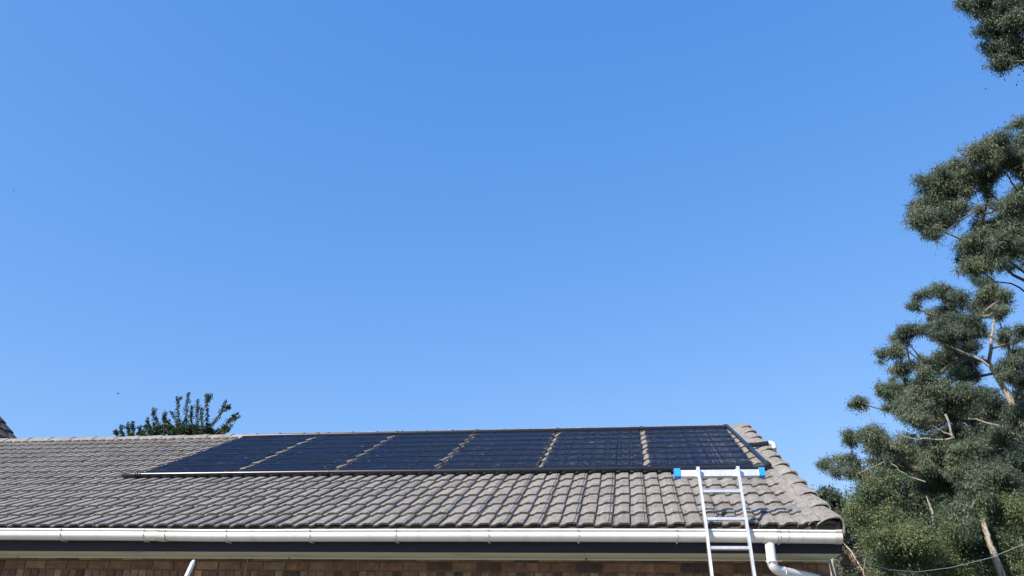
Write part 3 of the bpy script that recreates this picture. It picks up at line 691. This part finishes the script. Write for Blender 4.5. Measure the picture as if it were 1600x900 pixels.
gum('gum_tree', 'great gum tree with rounded pads of leaves below the feathery crown', GRP, (tr_[0][0], tr_[0][1], GROUND), tr_, [.40, .26, .15, .12, .095, .075, .05, .03], cl, 25, dens=.84, fill=.5, ll=.115, lw=.021, depth=2.2, twigs=5, minr=.016, tmean=.42, extra=[([(1545,572),(1521,557),(1490,544),(1468,531)],.050,.02,23.4),([(1600,684),(1560,665),(1525,655),(1486,650)],.048,.025,22.6),([(1605,694),(1580,683)],.06,.04,22.6),([(1438,560),(1422,540),(1408,527)],.03,.015,24),([(1450,600),(1430,575),(1412,558)],.03,.015,24)])
# middle crown
cl = [(1443,594,21),(1461,607,25),(1424,604,17),(1399,607,15),(1374,604,13),(1384,614,12),(1346,628,13),(1337,628,9),(1405,632,21),(1430,635,23),(1455,632,25),(1480,622,23),(1424,653,19),(1449,657,17),(1486,644,19),(1511,613,25),(1536,619,25),(1517,638,23),(1325,678,11),(1328,685,11),(1362,675,17),(1374,684,17),(1353,681,11),(1390,694,14),(1355,679,16),(1369,697,18),(1283,722,6),(1292,719,8),(1311,717,12),(1331,722,12),(1303,733,7),(1322,737,8),(1347,742,16),(1380,705,19),(1405,700,19),(1422,719,23),(1394,728,21),(1444,705,25),(1461,725,27),(1489,717,27),(1517,722,27),(1539,711,27),(1555,692,27),(1514,694,22),(1583,678,27),(1578,714,29),(1594,733,29),(1561,739,27),(1528,752,18),(1494,750,25),(1461,756,25),(1544,767,22),(1569,769,25),(1592,775,25),(1565,645,22),(1590,640,22),(1480,680,18),(1500,700,20,-2.2),(1515,730,20,-2),(1522,755,14,-1.8),(1540,735,20,-2),(1496,735,20,-2),(1470,700,18,-2),(1532,778,9,-3.4),(1517,760,13,-3.3),(1527,742,14,-3.2),(1545,770,12,-3.0),(1508,775,12,-3.0),(1500,792,15,-5.0),(1510,815,11,-5.2)]
tb = at(1576, 930, 19); tr_ = [groundpt(tb, .35, 0), tb, at(1558, 880, 19), at(1546, 847, 19), at(1536, 815, 19.2), at(1527, 785, 19.8), at(1515, 745, 20.6), at(1500, 700, 22.4), at(1490, 684, 22.4), at(1478, 645, 22.4)]
gum('gum_tree', 'big gum tree with a pale bare trunk at the lower right', GRP, (tr_[0][0], tr_[0][1], GROUND), tr_, [.18, .110, .098, .084, .072, .064, .058, .054, .048, .030], cl, 22.6, dens=.92, fill=.5, ll=.105, lw=.021, depth=2.2, twigs=4, minr=.014, tmean=.46, extra=[([(1477,647),(1484,664),(1490,684),(1462,687),(1433,687),(1402,678)],.042,.015,20.3),([(1490,684),(1475,676),(1455,664)],.035,.015,20.3),([(1392,724),(1404,735),(1420,745),(1446,753)],.016,.026,20.3),([(1385,680),(1365,668),(1346,634)],.02,.01,22),([(1360,700),(1345,690),(1328,682)],.02,.01,22)])
# green trees nearest the gable
cl = [(1389,747,20),(1358,766,18),(1378,774,18),(1339,776,13),(1333,794,13),(1358,796,20),(1350,818,18),(1378,808,20),(1406,796,18),(1394,828,23),(1367,839,21),(1380,858,25),(1417,839,25),(1406,872,25),(1433,858,25),(1444,831,19),(1461,880,27),(1428,892,25),(1400,910,26),(1440,920,28),(1370,885,18),(1358,910,20)]
tb = at(1408, 905, 19); tr_ = [groundpt(tb, .1, 0), tb, at(1400, 860, 19), at(1392, 815, 19), at(1385, 775, 19)]
gum('leafy_tree', 'bright green leafy tree just right of the gable end', 'leafy trees right of the house', (tr_[0][0], tr_[0][1], GROUND), tr_, [.14, .10, .08, .06, .03], cl, 19, mat='leaf_green', bark='twig', dens=1.0, ll=.085, lw=.026, depth=1.8, droop=.35, twigs=4, minr=.011, tmean=.5)
cl = [(1472,844,24),(1494,867,25),(1500,828,20),(1517,806,20),(1500,895,26),(1475,800,14),(1530,850,14),(1478,905,24),(1520,910,22),(1490,845,20)]
tb = at(1470, 900, 20); tr_ = [groundpt(tb), tb, at(1459, 850, 20), at(1457, 800, 20), at(1447, 775, 20)]
gum('leafy_tree', 'leafy tree with thin pale forked stems left of the bare trunk', 'leafy trees right of the house', (tr_[0][0], tr_[0][1], GROUND), tr_, [.12, .06, .042, .032, .016], cl, 20.4, mat='leaf_green', dens=1.0, ll=.085, lw=.026, depth=1.3, droop=.4, twigs=4, minr=.011, tmean=.42, bark='bark')
cl = [(1569,806,25),(1583,822,27),(1569,839,22),(1589,856,27),(1583,883,25),(1561,789,20),(1605,880,30),(1600,905,28),(1575,905,20),(1610,830,30),(1590,800,24)]
tb = at(1600, 900, 20); tr_ = [groundpt(tb), tb, at(1596, 850, 20), at(1588, 800, 20)]
gum('leafy_tree', 'dark leafy tree at the right edge beside the pale trunk', 'leafy trees right of the house', (tr_[0][0], tr_[0][1], GROUND), tr_, [.14, .10, .07, .03], cl, 20.6, mat='leaf_green', dens=1.0, ll=.085, lw=.026, depth=.9, droop=.4, twigs=4, minr=.012, tmean=.34)
cl = [(1281,770,11),(1294,770,13),(1286,784,11),(1306,777,13),(1308,794,13),(1303,806,11),(1315,808,10),(1314,822,11),(1270,785,10),(1300,825,14),(1318,790,9),(1280,805,14)]
tb = at(1300, 880, 28); tr_ = [groundpt(tb), tb, at(1299, 840, 28), at(1297, 800, 28)]
gum('leafy_tree', 'small dark tree peeping out behind the gable edge tiles', 'leafy trees right of the house', (tr_[0][0], tr_[0][1], GROUND), tr_, [.16, .12, .09, .04], cl, 28, mat='leaf_gum', dens=.9, ll=.15, lw=.036, depth=1.0, droop=.5, twigs=4, minr=.014, tmean=.3)
# dense trees further back that close the gaps
def back_tree(label, pts, Y, tone):
    b0 = at(pts[0][0], 900, Y); tr_ = [groundpt(b0), b0, at(pts[0][0], min(p[1] for p in pts)+25, Y)]
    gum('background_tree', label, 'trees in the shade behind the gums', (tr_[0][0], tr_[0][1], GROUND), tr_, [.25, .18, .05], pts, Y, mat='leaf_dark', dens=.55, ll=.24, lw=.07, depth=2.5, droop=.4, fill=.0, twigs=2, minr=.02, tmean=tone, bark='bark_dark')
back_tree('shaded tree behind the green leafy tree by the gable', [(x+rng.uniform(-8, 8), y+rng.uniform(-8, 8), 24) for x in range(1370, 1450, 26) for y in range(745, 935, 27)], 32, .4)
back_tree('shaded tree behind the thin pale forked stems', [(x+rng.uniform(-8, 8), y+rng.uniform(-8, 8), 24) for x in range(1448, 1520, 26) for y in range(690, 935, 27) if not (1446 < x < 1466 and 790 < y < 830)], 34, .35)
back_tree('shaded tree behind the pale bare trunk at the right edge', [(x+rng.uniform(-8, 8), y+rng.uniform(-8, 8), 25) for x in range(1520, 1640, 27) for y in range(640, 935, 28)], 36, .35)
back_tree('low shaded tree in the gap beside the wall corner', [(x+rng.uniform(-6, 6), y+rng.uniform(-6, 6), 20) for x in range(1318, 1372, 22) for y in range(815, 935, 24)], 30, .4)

# upright-shooted tree behind the ridge
def shoot_tree():
    Y = 16.0; base = at(285, 760, Y); root = thing('upright_tree', 'dark green tree with upright leafy shoots behind the ridge', 'tree', (base[0], base[1], GROUND))
    def z(p): return (160+p[0]/6.667, 600+p[1]/6.667)
    sh = [[(160, 560), (140, 475)], [(220, 560), (190, 435)], [(280, 560), (262, 400)], [(325, 560), (318, 392)], [(400, 560), (395, 440)], [(520, 530), (465, 360)], [(545, 540), (540, 400), (530, 262)], [(640, 540), (640, 400), (655, 292)],
          [(720, 540), (690, 370)], [(810, 480), (760, 350), (708, 285)], [(830, 540), (790, 330), (780, 140)], [(875, 540), (872, 250), (900, 95)], [(930, 540), (925, 380), (930, 235)], [(985, 540), (985, 350), (993, 170)],
          [(1080, 540), (1095, 320), (1080, 120)], [(1095, 180), (1140, 118)], [(1060, 520), (1200, 360), (1292, 168)], [(1230, 300), (1325, 238)], [(1150, 545), (1280, 420), (1415, 300)], [(1330, 400), (1430, 335)], [(1200, 560), (1300, 470), (1350, 430)],
          [(600, 560), (590, 440), (560, 350)], [(760, 560), (740, 450)], [(850, 560), (840, 400)], [(1030, 560), (1040, 440), (1030, 280)], [(450, 560), (430, 480)], [(700, 560), (660, 420)], [(950, 560), (960, 420)], [(1120, 560), (1110, 420)]]
    lw_ = MB(); P_, D_, Tn = [], [], []
    hub = at(285, 720, Y)
    lw_.tube([(base[0], base[1], GROUND-.1), tuple((np.array([base[0], base[1], GROUND])+hub)/2), tuple(hub)], [.16, .13, .10], 9)
    lw_.build('trunk', M['bark_dark'], root); lb_ = MB()
    for s in sh:
        dy = rng.uniform(-1.2, 1.2); pts = [at(*z(p), Y+dy) for p in s]
        full = [hub]+pts
        lb_.tube(full, list(np.linspace(.020, .008, len(full))), 6, caps=False)
        # leaves crowd the shoot in uneven tufts, with short side sprigs
        segs = list(zip(pts[:-1], pts[1:]))
        for k in range(rng.integers(2, 5)):
            a, c = segs[rng.integers(len(segs))]; q = a+(c-a)*rng.uniform(.15, .85); d = (c-a)/np.linalg.norm(c-a)+rng.normal(0, .55, 3); d /= np.linalg.norm(d); e = q+d*rng.uniform(.06, .17)
            lb_.tube([q, e], [.007, .003], 4, caps=False); segs.append((q, e))
        for si, (a, c) in enumerate(segs):
            L_ = np.linalg.norm(c-a); n_ = max(6, int(L_/.0055)); f1, f2, f3 = rng.uniform(.12, .3), rng.uniform(.4, .8), rng.uniform(0, 6)
            for k in range(n_):
                t = k/n_; q = a*(1-t)+c*t; last = si >= len(pts)-2
                wdt = .075*(1-.6*t if last else 1)*max(.12, .75+.5*math.sin(k*f1+f3)+.35*math.sin(k*f2))
                for _ in range(2):
                    d = rng.normal(0, 1, 3); d /= np.linalg.norm(d); P_.append(q+d*wdt*rng.uniform(.1, 1.15)); dd = d*.9+(c-a)/L_*.6; D_.append(dd); Tn.append(.38+.22*rng.normal())
    for (cx, cy, r) in [(520, 500, 60), (620, 480, 80), (700, 470, 70), (760, 500, 60), (850, 500, 80), (930, 480, 90), (1020, 490, 80), (1120, 510, 70), (1220, 520, 70), (1290, 470, 50), (560, 540, 60), (300, 540, 40), (390, 520, 40), (440, 540, 30), (210, 550, 30)]:
        p = at(*z((cx, cy)), Y+rng.uniform(-.8, .8)); r = r/6.667*np.dot(p-CAM, fw)/FPX
        for _ in range(int(1100*(r/.2)**2)):
            d = rng.normal(0, 1, 3); d /= np.linalg.norm(d); P_.append(p+d*r*rng.random()**.8*np.array([.75, .8, .65])); D_.append(d+rng.normal(0, .6, 3)); Tn.append((.75 if cx < 790 else .4)+.2*rng.normal())
    tag(lb_.build('branches', M['bark_dark'], root), kind='stuff')
    n = len(P_); sz = rng.uniform(.7, 1.3, n)
    me = leaves_mesh('leaves', np.array(P_), np.array(D_), rng.normal(0, 1, (n, 3)), .054*sz, .030*sz, np.array(Tn), M['leaf_fruit'], (base[0], base[1], GROUND))
    tag(link(bpy.data.objects.new('crown', me), root, (base[0], base[1], GROUND)), kind='stuff')
shoot_tree()

# bare shrub by the wall corner
def bare_shrub():
    Y = 3.2; base = at(1356, 935, Y); root = thing('bare_shrub', 'bare pale shrub with dry brown leaves at the wall corner', 'shrub', (base[0], base[1], GROUND))
    q = MB(); bp_ = np.array([base[0]+.15, base[1], GROUND])
    for pts, r in (([(1362, 925), (1347, 890), (1331, 863), (1316, 846)], .014), ([(1345, 915), (1331, 886), (1316, 868)], .008), ([(1350, 920), (1338, 880), (1322, 862)], .007), ([(1335, 920), (1326, 890), (1312, 872)], .008), ([(1318, 930), (1303, 900), (1296, 874), (1300, 862)], .022), ([(1312, 930), (1308, 900), (1303, 880)], .010), ([(1352, 915), (1349, 892), (1352, 872)], .006)):
        P3 = [at(a, c, Y+rng.uniform(-.15, .15)) for a, c in pts]
        q.tube([bp_, *P3], list(np.linspace(r*1.0, r*.45, len(P3)+1)), 6)
    q.build('stems', M['dead'], root)
    P_, D_ = [], []
    for (cx, cy, r, n) in ((1330, 868, 11, 160), (1340, 884, 13, 200), (1322, 885, 10, 90), (1348, 900, 13, 200), (1318, 862, 5, 40)):
        p = at(cx, cy, Y); r = r*np.dot(p-CAM, fw)/FPX
        for _ in range(n):
            d = rng.normal(0, 1, 3); P_.append(p+d*r*.5); D_.append(rng.normal(0, 1, 3)+np.array([0, 0, .2]))
    n = len(P_); sz = rng.uniform(.6, 1.3, n)
    me = leaves_mesh('leaves', np.array(P_), np.array(D_), rng.normal(0, 1, (n, 3)), .05*sz, .012*sz, rng.random(n), M['leaf_dry'], (base[0], base[1], GROUND))
    tag(link(bpy.data.objects.new('dry_leaves', me), root, (base[0], base[1], GROUND)), kind='stuff')
bare_shrub()

# overhead cable
cp = [(1316, 846, .3), (1333, 862, 1.5), (1353, 880, 3.2), (1389, 890, 6), (1430, 894, 8.5), (1486, 887, 11), (1550, 871, 13), (1600, 850, 14.5), (1700, 800, 17)]
q = MB(); q.tube([tuple(at(a, c, y)) for a, c, y in cp], [.0025, .003, .0036, .0044, .005, .006, .0065, .007, .008], 6)
tag(q.build('overhead_cable', M['wire']), 'thin pale cable sagging from the gable corner across the trees', 'cable')
pe = at(1700, 800, 17); q = MB(); q.tube([(pe[0], pe[1], GROUND), (pe[0], pe[1], pe[2]+.3)], [.12, .08], 10)
tag(q.build('cable_pole', M['bark_dark'], None, (pe[0], pe[1], GROUND)), 'timber pole that carries the thin cable beyond the trees', 'pole')

# birds
def bird(px, py, Y, label, roll):
    p = Vector(at(px, py, Y)); q = MB(); Rm = Matrix.Rotation(roll, 3, 'Y')
    def w_(x, y, z): return p+Rm @ Vector((x, y, z))
    q.tube([w_(-.13, 0, 0), w_(-.06, 0, .005), w_(.02, 0, .01), w_(.09, 0, .015), w_(.13, 0, .01)], [.008, .035, .045, .03, .006], 8)
    q.add([w_(-.05, 0, .03), w_(.05, 0, .03), w_(.03, -.16, .10), w_(-.03, -.17, .10), w_(-.05, -.30, .06)], [(0, 1, 2, 3), (3, 2, 4)])
    q.add([w_(-.05, 0, .03), w_(.05, 0, .03), w_(.03, .16, .10), w_(-.03, .17, .10), w_(-.05, .30, .06)], [(3, 2, 1, 0), (4, 2, 3)])
    q.add([w_(-.12, .0, 0), w_(-.22, .05, 0), w_(-.22, -.05, 0)], [(0, 1, 2)])
    tag(q.build('bird', M['bird'], None, p), label, 'bird', 'birds far off in the sky')
bird(21, 298, 70, 'tiny dark bird high in the sky at the left edge', R(40))
bird(185, 615, 75, 'tiny dark bird low in the sky above the upright tree', R(-20))
